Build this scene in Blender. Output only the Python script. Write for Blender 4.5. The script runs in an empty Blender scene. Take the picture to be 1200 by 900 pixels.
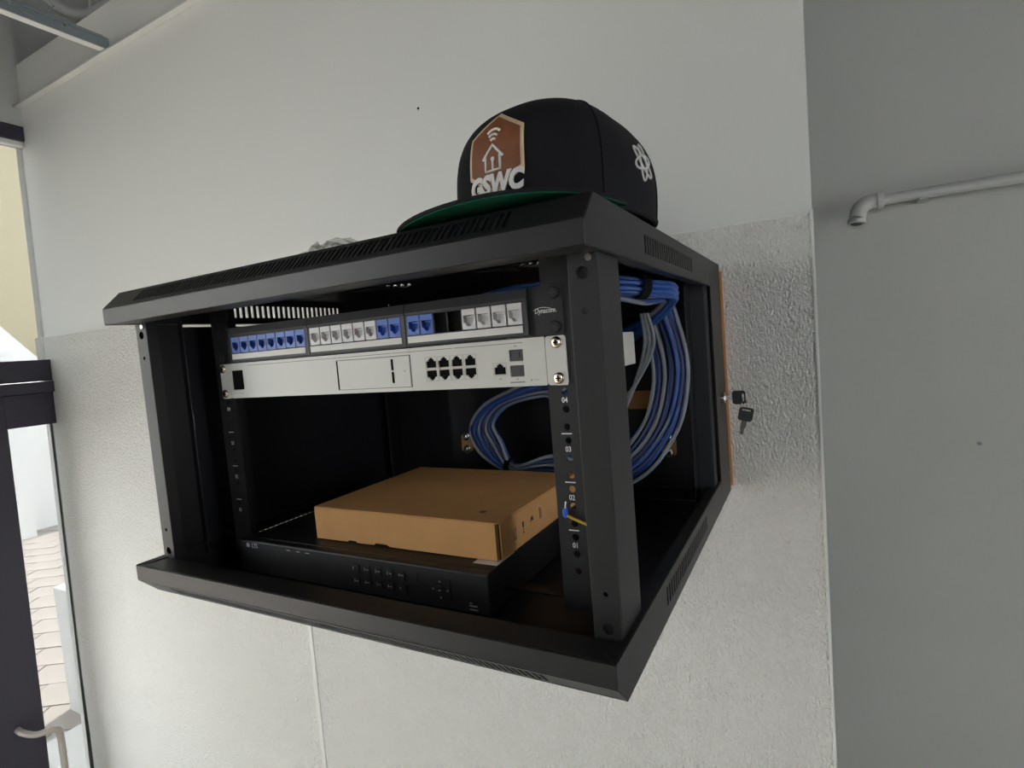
import bpy, bmesh, math, random
from mathutils import Vector, Matrix
from mathutils.geometry import tessellate_polygon
random.seed(7)
SC = bpy.context.scene
COL = SC.collection
Z0 = 1.35                       # height of the cabinet's lower front edge above the floor

# ------------------------------------------------------------------ camera
cam = bpy.data.objects.new('camera', bpy.data.cameras.new('camera'))
COL.objects.link(cam)
cam.data.sensor_width = 36.0
cam.data.lens = 36.0 * 654.84 / 1200.0
cam.data.clip_start = 0.02
rx, ry, rz = -0.0692, 0.0817, 0.4999
Rm = Matrix.Rotation(rz, 3, 'Z') @ Matrix.Rotation(rx, 3, 'X') @ Matrix.Rotation(ry, 3, 'Y')
cr, cf, cu = Rm.col[0].copy(), Rm.col[1].copy(), Rm.col[2].copy()
M = Matrix((cr, cu, -cf)).transposed().to_4x4()
M.translation = Vector((0.73595, -0.35816, 0.2474 + Z0))
cam.matrix_world = M
SC.camera = cam

# ------------------------------------------------------------------ light
SC.view_settings.view_transform = 'Standard'
SC.view_settings.look = 'None'
SC.view_settings.gamma = 1.0
SC.view_settings.use_curve_mapping = False
SC.view_settings.exposure = 0.68
world = bpy.data.worlds.new('sky'); SC.world = world
world.use_nodes = True
wb = world.node_tree.nodes['Background']
wb.inputs[0].default_value = (0.93, 0.97, 1.0, 1)
wb.inputs[1].default_value = 7.0
sun_d = bpy.data.lights.new('sun', 'SUN'); sun_d.energy = 14.0; sun_d.angle = 0.01
sun_d.color = (1.0, 0.95, 0.87)
sun = bpy.data.objects.new('sun', sun_d); COL.objects.link(sun)
sun.rotation_euler = Vector((0.25, -0.8, -1.3)).to_track_quat('-Z', 'Y').to_euler()
sun.location = (-3, 4, 6)
try:
    SC.cycles.use_denoising = True
    SC.cycles.max_bounces = 10; SC.cycles.diffuse_bounces = 6
    SC.cycles.transparent_max_bounces = 12
except Exception:
    pass

# ------------------------------------------------------------------ materials
def mat(name, col, rough=0.5, metal=0.0, spec=0.5, bump=None, noise=None, alpha=None, coat=0.0):
    m = bpy.data.materials.new(name); m.use_nodes = True
    nt = m.node_tree; b = nt.nodes['Principled BSDF']
    b.inputs['Base Color'].default_value = (*col, 1)
    b.inputs['Roughness'].default_value = rough
    b.inputs['Metallic'].default_value = metal
    b.inputs['Specular IOR Level'].default_value = spec
    b.inputs['Coat Weight'].default_value = coat
    tc = None
    if bump or noise:
        tc = nt.nodes.new('ShaderNodeTexCoord')
    if noise:                   # (scale, amount) mottled colour
        n = nt.nodes.new('ShaderNodeTexNoise'); n.inputs['Scale'].default_value = noise[0]
        n.inputs['Detail'].default_value = 5
        nt.links.new(tc.outputs['Object'], n.inputs['Vector'])
        r = nt.nodes.new('ShaderNodeValToRGB')
        a = noise[1]
        r.color_ramp.elements[0].position = 0.3; r.color_ramp.elements[1].position = 0.7
        r.color_ramp.elements[0].color = (*[c * (1 - a) for c in col], 1)
        r.color_ramp.elements[1].color = (*[min(1, c * (1 + a)) for c in col], 1)
        nt.links.new(n.outputs['Fac'], r.inputs['Fac'])
        nt.links.new(r.outputs['Color'], b.inputs['Base Color'])
    if bump:                    # (scale vector, strength, distance, detail)
        mp = nt.nodes.new('ShaderNodeMapping'); mp.inputs['Scale'].default_value = bump[0]
        nt.links.new(tc.outputs['Object'], mp.inputs['Vector'])
        n = nt.nodes.new('ShaderNodeTexNoise'); n.inputs['Scale'].default_value = 1.0
        n.inputs['Detail'].default_value = bump[3]
        nt.links.new(mp.outputs['Vector'], n.inputs['Vector'])
        bp = nt.nodes.new('ShaderNodeBump'); bp.inputs['Strength'].default_value = bump[1]
        bp.inputs['Distance'].default_value = bump[2]
        nt.links.new(n.outputs['Fac'], bp.inputs['Height'])
        nt.links.new(bp.outputs['Normal'], b.inputs['Normal'])
    return m

def glass_mat(name, tint=(1, 1, 1), gloss=0.08, rough=0.02):
    m = bpy.data.materials.new(name); m.use_nodes = True
    nt = m.node_tree; nt.nodes.clear()
    out = nt.nodes.new('ShaderNodeOutputMaterial')
    t = nt.nodes.new('ShaderNodeBsdfTransparent'); t.inputs[0].default_value = (*tint, 1)
    g = nt.nodes.new('ShaderNodeBsdfGlossy'); g.inputs['Roughness'].default_value = rough
    mx = nt.nodes.new('ShaderNodeMixShader'); mx.inputs[0].default_value = gloss
    nt.links.new(t.outputs[0], mx.inputs[1]); nt.links.new(g.outputs[0], mx.inputs[2])
    nt.links.new(mx.outputs[0], out.inputs[0])
    return m

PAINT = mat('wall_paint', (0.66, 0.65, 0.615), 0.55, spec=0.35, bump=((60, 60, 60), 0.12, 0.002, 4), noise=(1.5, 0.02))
PAINT2 = mat('shade_toned_paint', (0.51, 0.51, 0.48), 0.65, spec=0.3, bump=((40, 40, 40), 0.08, 0.002, 4), noise=(3.0, 0.04))  # main wall's paint darkened; the recess's lower light is put into the colour
FRP = mat('pebbled_panel', (0.70, 0.68, 0.635), 0.42, spec=0.45, bump=((330, 330, 170), 1.0, 0.0085, 1))
TRIMW = mat('white_trim', (0.74, 0.73, 0.69), 0.4)
PVCTRIM = mat('panel_trim', (0.66, 0.65, 0.61), 0.4)
BLK = mat('black_powder_coat', (0.0125, 0.0125, 0.0135), 0.43, spec=0.45, bump=((900, 900, 900), 0.06, 0.0004, 2))
BLKIN = mat('black_coat_shaded', (0.007, 0.0075, 0.011), 0.5, spec=0.35)  # the cabinet's black coat, darkened to hold the shade inside
BLKPL = mat('black_plastic', (0.012, 0.012, 0.0135), 0.5, spec=0.4)
VOID = mat('port_black', (0.004, 0.004, 0.004), 0.8, spec=0.1)
CHAR = mat('charcoal_plastic', (0.035, 0.036, 0.040), 0.5)
SILV = mat('silver_white_coat', (0.66, 0.645, 0.60), 0.42, spec=0.5)
SILVL = mat('groove_grey', (0.10, 0.10, 0.095), 0.6)
INK = mat('grey_ink', (0.25, 0.25, 0.25), 0.7)
WINK = mat('white_ink', (0.75, 0.75, 0.75), 0.7)
WINKD = mat('dim_grey_ink', (0.48, 0.48, 0.50), 0.7)
BLUEJ = mat('blue_jack', (0.045, 0.13, 0.50), 0.4)
WHITEJ = mat('white_jack', (0.70, 0.68, 0.67), 0.4)
LABEL = mat('label_strip', (0.72, 0.70, 0.66), 0.5)
SFPM = mat('sfp_plug', (0.05, 0.052, 0.056), 0.55)
NICK = mat('nickel', (0.80, 0.66, 0.52), 0.22, metal=1.0)
CHROME = mat('chrome', (0.75, 0.74, 0.72), 0.2, metal=1.0)
STEEL = mat('galvanised_steel', (0.36, 0.40, 0.42), 0.45, metal=0.6)
CARD = mat('cardboard', (0.56, 0.30, 0.12), 0.75, spec=0.2, noise=(30, 0.05), bump=((250, 250, 250), 0.1, 0.0005, 3))
CARDIN = mat('cardboard_edge', (0.20, 0.11, 0.05), 0.8, spec=0.1)
INKD = mat('dark_print', (0.05, 0.03, 0.02), 0.8)
PAPER = mat('white_sticker', (0.75, 0.73, 0.70), 0.5)
BLUEC = mat('blue_cable', (0.018, 0.080, 0.32), 0.4)
NAVYC = mat('navy_cable', (0.015, 0.035, 0.14), 0.42)
GREYC = mat('grey_cable', (0.20, 0.215, 0.24), 0.42)
VELCRO = mat('velcro', (0.01, 0.01, 0.012), 0.9, spec=0.1)
PLY = mat('plywood', (0.52, 0.24, 0.085), 0.6, noise=(25, 0.15))
FELT = mat('cap_cloth', (0.0085, 0.0085, 0.011), 0.85, spec=0.25, bump=((900, 900, 900), 0.15, 0.0006, 2))
GREEN = mat('green_cloth', (0.003, 0.085, 0.045), 0.8, spec=0.2)
TAN = mat('tan_edge', (0.62, 0.47, 0.30), 0.6)
BROWN = mat('brown_leather', (0.20, 0.068, 0.026), 0.55, noise=(70, 0.15))
THREAD = mat('white_thread', (0.72, 0.70, 0.68), 0.7)
YELW = mat('yellow_wire', (0.60, 0.38, 0.03), 0.45)
BLUET = mat('blue_sleeve', (0.02, 0.10, 0.75), 0.35)
ALU = mat('dark_anodised_frame', (0.032, 0.028, 0.046), 0.38, spec=0.5)
ALU2 = mat('brushed_handle', (0.50, 0.45, 0.40), 0.35, metal=0.5)
GLASS = glass_mat('window_glass', (0.96, 0.97, 0.97), 0.06)
TINT = glass_mat('tinted_glass', (0.42, 0.43, 0.435), 0.05)
FILM = glass_mat('clear_film', (0.90, 0.90, 0.90), 0.13, 0.12)
DECK = mat('dark_deck', (0.035, 0.035, 0.033), 0.9, spec=0.1)
FLOOR = mat('floor_vinyl', (0.42, 0.40, 0.37), 0.5, noise=(6, 0.08))
PIPEW = mat('painted_pipe', (0.52, 0.52, 0.49), 0.45)
STUCW = mat('white_stucco', (0.80, 0.79, 0.77), 0.85, bump=((30, 30, 30), 0.2, 0.004, 4))
STUCT = mat('tan_stucco', (0.46, 0.40, 0.27), 0.85, bump=((30, 30, 30), 0.2, 0.004, 4))
PAVE = mat('paver_stone', (0.36, 0.32, 0.29), 0.8, noise=(2.2, 0.12))
JOINT = mat('sand_joint', (0.20, 0.17, 0.15), 0.9)

# ------------------------------------------------------------------ mesh helpers
WLOC = {}
class MB:
    def __init__(s): s.v = []; s.f = []
    def add(s, vs, fs):
        b = len(s.v); s.v += [tuple(p) for p in vs]; s.f += [tuple(b + i for i in f) for f in fs]; return s
    def box(s, x0, x1, y0, y1, z0, z1):
        return s.add([(x, y, z) for x in (x0, x1) for y in (y0, y1) for z in (z0, z1)],
                     [(0, 1, 3, 2), (4, 6, 7, 5), (0, 4, 5, 1), (2, 3, 7, 6), (0, 2, 6, 4), (1, 5, 7, 3)])
    def tube(s, pts, r, n=8, cap=True, closed=False):
        pts = [Vector(p) for p in pts]; m = len(pts); rings = []
        up = None
        for i, p in enumerate(pts):
            if closed: t = pts[(i + 1) % m] - pts[i - 1]
            else: t = pts[min(i + 1, m - 1)] - pts[max(i - 1, 0)]
            t.normalize()
            if up is None:
                up = t.orthogonal().normalized()
            up = (up - t * up.dot(t)).normalized()
            sd = t.cross(up); rr = r[i] if isinstance(r, (list, tuple)) else r
            rings.append([p + (up * math.cos(2 * math.pi * k / n) + sd * math.sin(2 * math.pi * k / n)) * rr for k in range(n)])
        vs = [q for ring in rings for q in ring]; fs = []
        for i in range(m if closed else m - 1):
            j = (i + 1) % m
            for k in range(n):
                fs.append((i * n + k, i * n + (k + 1) % n, j * n + (k + 1) % n, j * n + k))
        if cap and not closed:
            fs.append(tuple(range(n))); fs.append(tuple((m - 1) * n + k for k in range(n)))
        return s.add(vs, fs)
    def cyl(s, p0, p1, r0, r1=None, n=20):
        return s.tube([p0, p1], [r0, r0 if r1 is None else r1], n)
    def plate(s, outer, holes, fmap, d):
        """flat plate with holes: 2D outlines, fmap(u, v, depth) -> 3D, thickness d"""
        loops = [list(outer)] + [list(h) for h in holes]
        flat = [p for l in loops for p in l]
        tris = tessellate_polygon([[Vector((u, v, 0)) for u, v in l] for l in loops])
        N = len(flat)
        vs = [fmap(u, v, 0) for u, v in flat] + [fmap(u, v, d) for u, v in flat]
        fs = [tuple(t) for t in tris] + [tuple(N + i for i in reversed(t)) for t in tris]
        o = 0
        for l in loops:
            n = len(l)
            for i in range(n):
                j = (i + 1) % n
                fs.append((o + i, o + j, N + o + j, N + o + i))
            o += n
        return s.add(vs, fs)
    def slotted(s, P, u0, u1, v0, v1, n, duty=0.5):
        """quad P[0..3] (u along 0-1, v along 0-3) with n slots between u0..u1, v0..v1"""
        P = [Vector(p) for p in P]
        def B(u, v): return P[0] * (1 - u) * (1 - v) + P[1] * u * (1 - v) + P[2] * u * v + P[3] * (1 - u) * v
        def q(a, b, c, d): s.add([B(a, c), B(b, c), B(b, d), B(a, d)], [(0, 1, 2, 3)])
        q(0, 1, 0, v0); q(0, 1, v1, 1); q(0, u0, v0, v1); q(u1, 1, v0, v1)
        p = (u1 - u0) / n
        for i in range(n):
            q(u0 + p * (i + duty), u0 + p * (i + 1), v0, v1)
        return s
    def xf(s, fn): s.v = [tuple(fn(Vector(p))) for p in s.v]; return s
    def build(s, name, material, parent=None, bevel=0, smooth=None, solid=0, seg=2, normals=True):
        vs = [Vector((x, y, z + Z0)) for x, y, z in s.v]
        lo = Vector([min(p[i] for p in vs) for i in range(3)]); hi = Vector([max(p[i] for p in vs) for i in range(3)])
        o = (lo + hi) / 2
        if parent is None: o.z = lo.z
        me = bpy.data.meshes.new(name)
        bm = bmesh.new()
        bv = [bm.verts.new(p - o) for p in vs]
        for f in s.f:
            try: bm.faces.new([bv[i] for i in f])
            except ValueError: pass
        if normals: bmesh.ops.recalc_face_normals(bm, faces=bm.faces)
        bm.to_mesh(me); bm.free()
        if smooth is not None:
            me.shade_smooth(); me.set_sharp_from_angle(angle=math.radians(smooth))
        if isinstance(material, (list, tuple)):
            for m_ in material: me.materials.append(m_)
        else: me.materials.append(material)
        ob = bpy.data.objects.new(name, me); COL.objects.link(ob)
        WLOC[ob.name] = o
        if parent is not None:
            ob.parent = parent; ob.location = o - WLOC[parent.name]
        else: ob.location = o
        if solid:
            md = ob.modifiers.new('thick', 'SOLIDIFY'); md.thickness = solid; md.offset = 0
        if bevel:
            md = ob.modifiers.new('bevel', 'BEVEL'); md.width = bevel; md.segments = seg; md.limit_method = 'ANGLE'
        return ob

def tag(o, label=None, cat=None, group=None, kind=None):
    if label: o['label'] = label
    if cat: o['category'] = cat
    if group: o['group'] = group
    if kind: o['kind'] = kind
    return o
def thing(name, loc, label, cat, group=None, kind=None):
    e = bpy.data.objects.new(name, None); COL.objects.link(e); e.empty_display_size = 0.05
    e.location = (loc[0], loc[1], loc[2] + Z0); WLOC[e.name] = Vector(e.location)
    return tag(e, label, cat, group, kind)
def part_copy(o, d, parent=None):
    """copy of a part moved by d (world), sharing its mesh; sub-parts copied too"""
    c = o.copy(); COL.objects.link(c)
    p = parent or o.parent
    WLOC[c.name] = WLOC[o.name] + Vector(d); c.parent = p
    c.location = WLOC[c.name] - WLOC[p.name]
    for ch in o.children:
        g = ch.copy(); COL.objects.link(g); g.parent = c; WLOC[g.name] = WLOC[ch.name] + Vector(d)
    return c
def circ(cx, cy, r, n=16, a0=0, a1=2 * math.pi):
    full = abs(a1 - a0 - 2 * math.pi) < 1e-6
    k = n if full else n - 1
    return [(cx + r * math.cos(a0 + (a1 - a0) * i / k), cy + r * math.sin(a0 + (a1 - a0) * i / k)) for i in range(n)]
def rect(x0, x1, y0, y1): return [(x0, y0), (x1, y0), (x1, y1), (x0, y1)]
def rrect(x0, x1, y0, y1, r, n=5):
    out = []
    for cx, cy, a in ((x1 - r, y1 - r, 0), (x0 + r, y1 - r, 90), (x0 + r, y0 + r, 180), (x1 - r, y0 + r, 270)):
        for i in range(n):
            t = math.radians(a + 90 * i / (n - 1)); out.append((cx + r * math.cos(t), cy + r * math.sin(t)))
    return out
def FY(y):                       # plate facing -Y: u = x, v = z, depth goes +y
    return lambda u, v, d: (u, y + d, v)
def FX(x, sgn=-1):               # plate facing +X: u = y, v = z, depth goes -x
    return lambda u, v, d: (x + sgn * d, u, v)
def FZ(z, sgn=-1): return lambda u, v, d: (u, v, z + sgn * d)
def smoothpath(P, n=8):
    P = [Vector(p) for p in P]; out = []
    for i in range(len(P) - 1):
        a = P[max(i - 1, 0)]; b = P[i]; c = P[i + 1]; d = P[min(i + 2, len(P) - 1)]
        for k in range(n):
            t = k / n
            out.append(0.5 * ((2 * b) + (c - a) * t + (2 * a - 5 * b + 4 * c - d) * t * t + (3 * b - a - 3 * c + d) * t ** 3))
    out.append(P[-1]); return out
def text2d(body, size, bold=0.0, shear=0.0, sx=1.0):
    cu = bpy.data.curves.new('t', 'FONT'); cu.body = body; cu.size = size; cu.offset = bold; cu.shear = shear
    cu.align_x = 'CENTER'; cu.align_y = 'CENTER'; cu.resolution_u = 3
    ob = bpy.data.objects.new('t', cu); COL.objects.link(ob)
    me = bpy.data.meshes.new_from_object(ob.evaluated_get(bpy.context.evaluated_depsgraph_get()))
    vs = [(v.co.x * sx, v.co.y) for v in me.vertices]; fs = [tuple(p.vertices) for p in me.polygons]
    bpy.data.objects.remove(ob); bpy.data.curves.remove(cu); bpy.data.meshes.remove(me)
    return vs, fs
def text(body, size, fmap, material, parent, name='lettering', **kw):
    vs, fs = text2d(body, size, **kw)
    m = MB(); m.add([fmap(u, v, 0) for u, v in vs], fs)
    return m.build(name, material, parent, normals=False, solid=0.00012)

# ------------------------------------------------------------------ the room
YW = 0.615                       # face of the main wall
XE = 0.740                       # its free end on the right
FLZ = -Z0
DKZ = 2.35
def xl(z): return -1.66 + 0.0467 * (z - 0.243)        # the storefront leans very slightly
tag(MB().box(-1.9, 4.0, -5.0, 3.0, FLZ - 0.1, FLZ).build('floor', FLOOR), 'grey vinyl floor of the room', None, kind='structure')
m = MB()                         # main wall stops above the ceiling line, free end at the right
m.add([(xl(z) - 0.02 if s < 0 else XE, y, z) for s in (-1, 1) for y in (YW, YW + 0.115) for z in (FLZ, 1.33)],
      [(0, 1, 3, 2), (4, 6, 7, 5), (0, 4, 5, 1), (2, 3, 7, 6), (0, 2, 6, 4), (1, 5, 7, 3)])
wall = tag(m.build('wall_back', PAINT), 'off-white painted wall behind the cabinet', None, kind='structure')
def wpart(name, mb, mt, **kw): return mb.build(name, mt, wall, **kw)
JX = -0.455
wpart('panel', MB().box(JX + 0.004, XE - 0.003, YW - 0.0035, YW, FLZ, 0.408), FRP)
wpart('panel', MB().box(-1.74, JX - 0.004, YW - 0.0035, YW, FLZ, 0.408), FRP)
wpart('panel_joint', MB().box(JX - 0.007, JX + 0.007, YW - 0.0060, YW, FLZ, 0.410), PVCTRIM, bevel=0.002)
wpart('panel_cap', MB().box(-1.74, XE - 0.004, YW - 0.0045, YW, 0.407, 0.4115), PVCTRIM, bevel=0.001)
wpart('panel_edge', MB().box(XE - 0.0032, XE + 0.0012, YW - 0.0050, YW + 0.03, FLZ, 0.413), PVCTRIM, bevel=0.001)
m = MB(); m.cyl((0.038, YW, 0.748), (0.038, YW - 0.001, 0.748), 0.0025)
wpart('nail_hole', m, VOID)
m = MB().box(0.3, 4.0, 1.08, 1.2, FLZ, DKZ)
rw = tag(m.build('wall_recess', PAINT2), 'painted wall set back beyond the wall end, toned darker for shade', None, kind='structure')
m = MB(); m.cyl((1.023, 1.08, -0.03), (1.023, 1.0785, -0.03), 0.004)
m.build('wall_speck', INK, rw)
m = MB(); m.plate(rect(-1.9, 4.1, FLZ, DKZ), [rect(0.9, 1.9, -0.1, 1.1)], FY(-5.1), 0.1)  # unseen opening added behind the camera to let in frontal fill light
tag(m.build('wall_front', PAINT2), 'painted wall on the far side of the room', None, kind='structure')
m = MB(); m.plate(rect(-5.0, 1.2, FLZ, DKZ), [rect(-0.80, -0.25, FLZ + 0.2, 1.2)], FX(4.1), 0.1)  # unseen opening added to brighten the set-back wall from the right
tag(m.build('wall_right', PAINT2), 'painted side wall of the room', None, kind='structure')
tag(MB().box(-1.9, 4.1, -5.0, 3.0, DKZ, DKZ + 0.1).build('ceiling', DECK), 'dark roof deck above the open ceiling grid', None, kind='structure')
m = MB().box(-1.9, 0.3, 1.9, 2.0, FLZ, DKZ); m.box(0.3, 0.36, 1.2, 2.0, FLZ, DKZ)
tag(m.build('wall_plenum', DECK), 'added dark wall closing the unlit void behind the partition', None, kind='structure')  # added to keep the sky out; dark colour carries the void's shade
# left wall: parapet above the storefront and the facade beyond the partition
m = MB()
m.add([(xl(z) + dx, y, z) for dx in (0, -0.14) for y in (-5.0, YW) for z in (1.128, DKZ)],
      [(0, 1, 3, 2), (4, 6, 7, 5), (0, 4, 5, 1), (2, 3, 7, 6), (0, 2, 6, 4), (1, 5, 7, 3)])
m.add([(xl(z) + d, y, z) for d in (-0.07, -0.021) for y in (YW, 2.0) for z in (FLZ, DKZ)],
      [(0, 1, 3, 2), (4, 6, 7, 5), (0, 4, 5, 1), (2, 3, 7, 6), (0, 2, 6, 4), (1, 5, 7, 3)])
for ya, yb in ((-0.699, -0.601), (-5.0, -2.301)):
    m.add([(xl(z) + d, y, z) for d in (-0.14, 0) for y in (ya, yb) for z in (FLZ, 1.128)],
          [(0, 1, 3, 2), (4, 6, 7, 5), (0, 4, 5, 1), (2, 3, 7, 6), (0, 2, 6, 4), (1, 5, 7, 3)])
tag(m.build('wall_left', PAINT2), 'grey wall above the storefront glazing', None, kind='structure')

# storefront: window_1 = frame, transom light and sidelight; door_1 = dark leaf with pull handle
def lbox(mb, y0, y1, z0, z1, d0, d1):                 # d = inward (+x) offset from the leaning plane
    return mb.add([(xl(z) + d, y, z) for d in (d0, d1) for y in (y0, y1) for z in (z0, z1)],
                  [(0, 1, 3, 2), (4, 6, 7, 5), (0, 4, 5, 1), (2, 3, 7, 6), (0, 2, 6, 4), (1, 5, 7, 3)])
PIER0, PIER1 = -0.70, -0.60                            # solid pier between the door and the shop windows
win = thing('window_1', (xl(FLZ), -0.4, FLZ), 'dark aluminium storefront with transom light and sidelight beside the wall', None, kind='structure')
lbox(MB(), PIER1, YW - 0.001, 1.079, 1.1275, -0.06, 0.005).build('header', ALU, win, bevel=0.002)
lbox(MB(), PIER1, YW - 0.001, 1.062, 1.0785, -0.04, -0.004).build('glazing_stop', TRIMW, win, bevel=0.002)
lbox(MB(), PIER1, YW - 0.001, 0.256, 0.331, -0.06, 0.010).build('transom_bar', ALU, win, bevel=0.003)
lbox(MB(), PIER1, YW - 0.001, 0.216, 0.255, -0.06, 0.018).build('door_stop', ALU, win, bevel=0.003)
lbox(MB(), 0.47, YW - 0.001, 0.103, 0.2155, -0.05, 0.004).build('sidelight_rail', ALU, win, bevel=0.002)
lbox(MB(), PIER1, YW - 0.001, 0.3315, 1.0615, -0.030, -0.024).build('pane', TINT, win)
lbox(MB(), 0.478, YW - 0.001, FLZ + 0.03, 0.1025, -0.030, -0.024).build('pane', TINT, win)
lbox(MB(), 0.475, YW - 0.001, FLZ, FLZ + 0.03, -0.06, 0.01).build('sill', TRIMW, win)
lbox(MB(), YW - 0.010, YW - 0.001, FLZ + 0.03, 0.1025, -0.06, -0.032).build('jamb', TRIMW, win)
win2 = thing('window_2', (xl(FLZ), -1.5, FLZ), 'dark framed shop window further along the storefront', None, kind='structure')
for y0, y1 in ((-2.30, -2.24), (-1.48, -1.42), (PIER0 - 0.06, PIER0)):
    lbox(MB(), y0, y1, FLZ, 1.079, -0.05, 0.0).build('mullion', ALU, win2)
for z0, z1 in ((1.0795, 1.1275), (0.256, 0.331)):
    lbox(MB(), -2.3, PIER0, z0, z1, -0.05, 0.002).build('rail', ALU, win2)
for y0, y1 in ((-2.239, -1.481), (-1.419, PIER0 - 0.061)):
    lbox(MB(), y0, y1, FLZ + 0.001, 0.2555, -0.030, -0.024).build('pane', GLASS, win2)
    lbox(MB(), y0, y1, 0.3315, 1.0785, -0.030, -0.024).build('pane', GLASS, win2)
door = thing('door_1', (xl(FLZ), -0.2, FLZ), 'dark framed glass entrance door with a bent pull handle', None, kind='structure')
lbox(MB(), 0.300, 0.474, FLZ + 0.01, 0.2150, -0.05, 0.002).build('stile', ALU, door, bevel=0.003)
lbox(MB(), PIER1 + 0.001, -0.45, FLZ + 0.01, 0.2150, -0.05, 0.002).build('stile', ALU, door, bevel=0.003)
lbox(MB(), -0.449, 0.2995, 0.09, 0.2150, -0.05, 0.0).build('top_rail', ALU, door, bevel=0.003)
lbox(MB(), -0.449, 0.2995, FLZ + 0.01, FLZ + 0.2, -0.05, 0.0).build('bottom_rail', ALU, door, bevel=0.003)
lbox(MB(), -0.449, 0.2995, FLZ + 0.2005, 0.0895, -0.030, -0.024).build('pane', GLASS, door)
hp = smoothpath([(-1.712, 0.398, -0.925), (-1.69, 0.405, -0.935), (-1.668, 0.43, -0.952), (-1.66, 0.468, -0.960), (-1.66, 0.487, -0.970), (-1.66, 0.494, -1.0), (-1.66, 0.494, -1.12), (-1.66, 0.494, -1.19),
                 (-1.66, 0.487, -1.22), (-1.66, 0.468, -1.23), (-1.668, 0.43, -1.235), (-1.69, 0.405, -1.24), (-1.727, 0.398, -1.245)], 6)
hd = MB().tube(hp, 0.0105, 12).build('pull_handle', ALU2, door, smooth=50)
tag(hd, 'brushed metal bent pull handle')

# ceiling: perimeter angle, steel tee, hanger wire, flexible tube
m = MB(); m.box(-1.613, XE, YW - 0.024, YW - 0.0005, 1.188, 1.190); m.box(-1.613, XE, YW - 0.002, YW - 0.0005, 1.190, 1.212)
m.box(-1.613, XE, YW - 0.024, YW - 0.0225, 1.1835, 1.190)
tag(m.build('trim_1', TRIMW), 'white ceiling grid angle running along the wall', None, kind='structure')
t = thing('ceiling_tee', (-1.035, 0.0, 1.1905), 'grey steel ceiling grid tee with a white lower face', 'ceiling tee')
MB().box(-1.047, -1.023, -1.6, YW - 0.003, 1.1905, 1.1925).build('flange', TRIMW, t)
slots = [(y - 0.012, y + 0.012) for y in (0.05, 0.25, 0.42)]
m = MB(); m.plate(rect(-1.6, YW - 0.004, 1.1927, 1.231), [rect(a, b, 1.208, 1.213) for a, b in slots], FX(-1.0345), 0.001)
m.box(-1.0385, -1.0305, -1.6, YW - 0.02, 1.2235, 1.2315)
m.build('web', STEEL, t, bevel=0.0006)
for y in (0.30, 0.38, 0.50):
    MB().cyl((-1.034, y, 1.218), (-1.0325, y, 1.218), 0.003, n=10).build('rivet', CHROME, t)
pts = []
for i in range(40):
    a = i * 0.9; z = 1.214 + i * 0.006; r = 0.006 if i < 26 else 0.002
    pts.append((-1.032 - 0.05 * i / 40 + r * math.cos(a), 0.472 + 0.03 * i / 40 + r * math.sin(a), z))
pts += [(-1.10, 0.51, 1.6), (-1.16, 0.53, DKZ)]
tag(MB().tube(pts, 0.0016, 6).build('hanger_wire', STEEL, smooth=60), 'twisted hanger wire holding up the steel ceiling tee', 'wire')
pts = smoothpath([(-1.40, 0.50, 1.56), (-1.425, 0.661, 1.5), (-1.433, 0.712, 1.49), (-1.41, 0.753, 1.49), (-1.36, 0.775, 1.5), (-1.25, 0.81, 1.55), (-1.05, 0.90, 1.68), (-0.9, 1.0, DKZ)], 6)
t = thing('flexible_tube', (-1.4, 0.75, 1.48), 'pale flexible tube looping through the dark ceiling void', 'tube')
MB().tube(pts, 0.019, 14).build('tube', PIPEW, t, smooth=60)
MB().tube([(-1.40, 0.755, 1.44), (-1.385, 0.758, 1.535)], 0.004, 8).build('clip', TRIMW, t)

# set-back wall: painted drain pipe ending in a downturned elbow
t = thing('drain_pipe', (1.2, 1.045, 0.43), 'painted plastic pipe with a downturned elbow on the set-back wall', 'pipe')
PZ = 0.4825; PY = 1.045
MB().cyl((0.868, PY, PZ), (2.6, PY, PZ - 0.004), 0.0108, n=20).build('pipe', PIPEW, t, smooth=40)
arc = [(0.852 - 0.026 * math.sin(a), PY - 0.010 * (1 - math.cos(a)), PZ - 0.026 * (1 - math.cos(a))) for a in [math.pi / 2 * i / 8 for i in range(9)]]
arc = [(0.866, PY, PZ)] + arc + [(0.822, PY - 0.016, PZ - 0.036)]
MB().tube(arc, 0.0150, 20).build('elbow', PIPEW, t, smooth=40)
MB().tube([(0.872, PY, PZ), (0.866, PY, PZ), (0.860, PY, PZ)], 0.0172, 20).build('collar', PIPEW, t, smooth=40, bevel=0.001)
MB().tube([(0.8225, PY - 0.0155, PZ - 0.0345), (0.8215, PY - 0.0165, PZ - 0.043)], 0.0165, 20).build('end_collar', PIPEW, t, smooth=40, bevel=0.001)
MB().tube([(0.82145, PY - 0.0166, PZ - 0.0431), (0.8214, PY - 0.0167, PZ - 0.0436)], 0.0105, 20).build('opening', CHAR, t)
MB().box(0.93, 0.945, PY - 0.013, 1.08, PZ - 0.014, PZ - 0.010).build('bracket', PIPEW, t)

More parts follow.
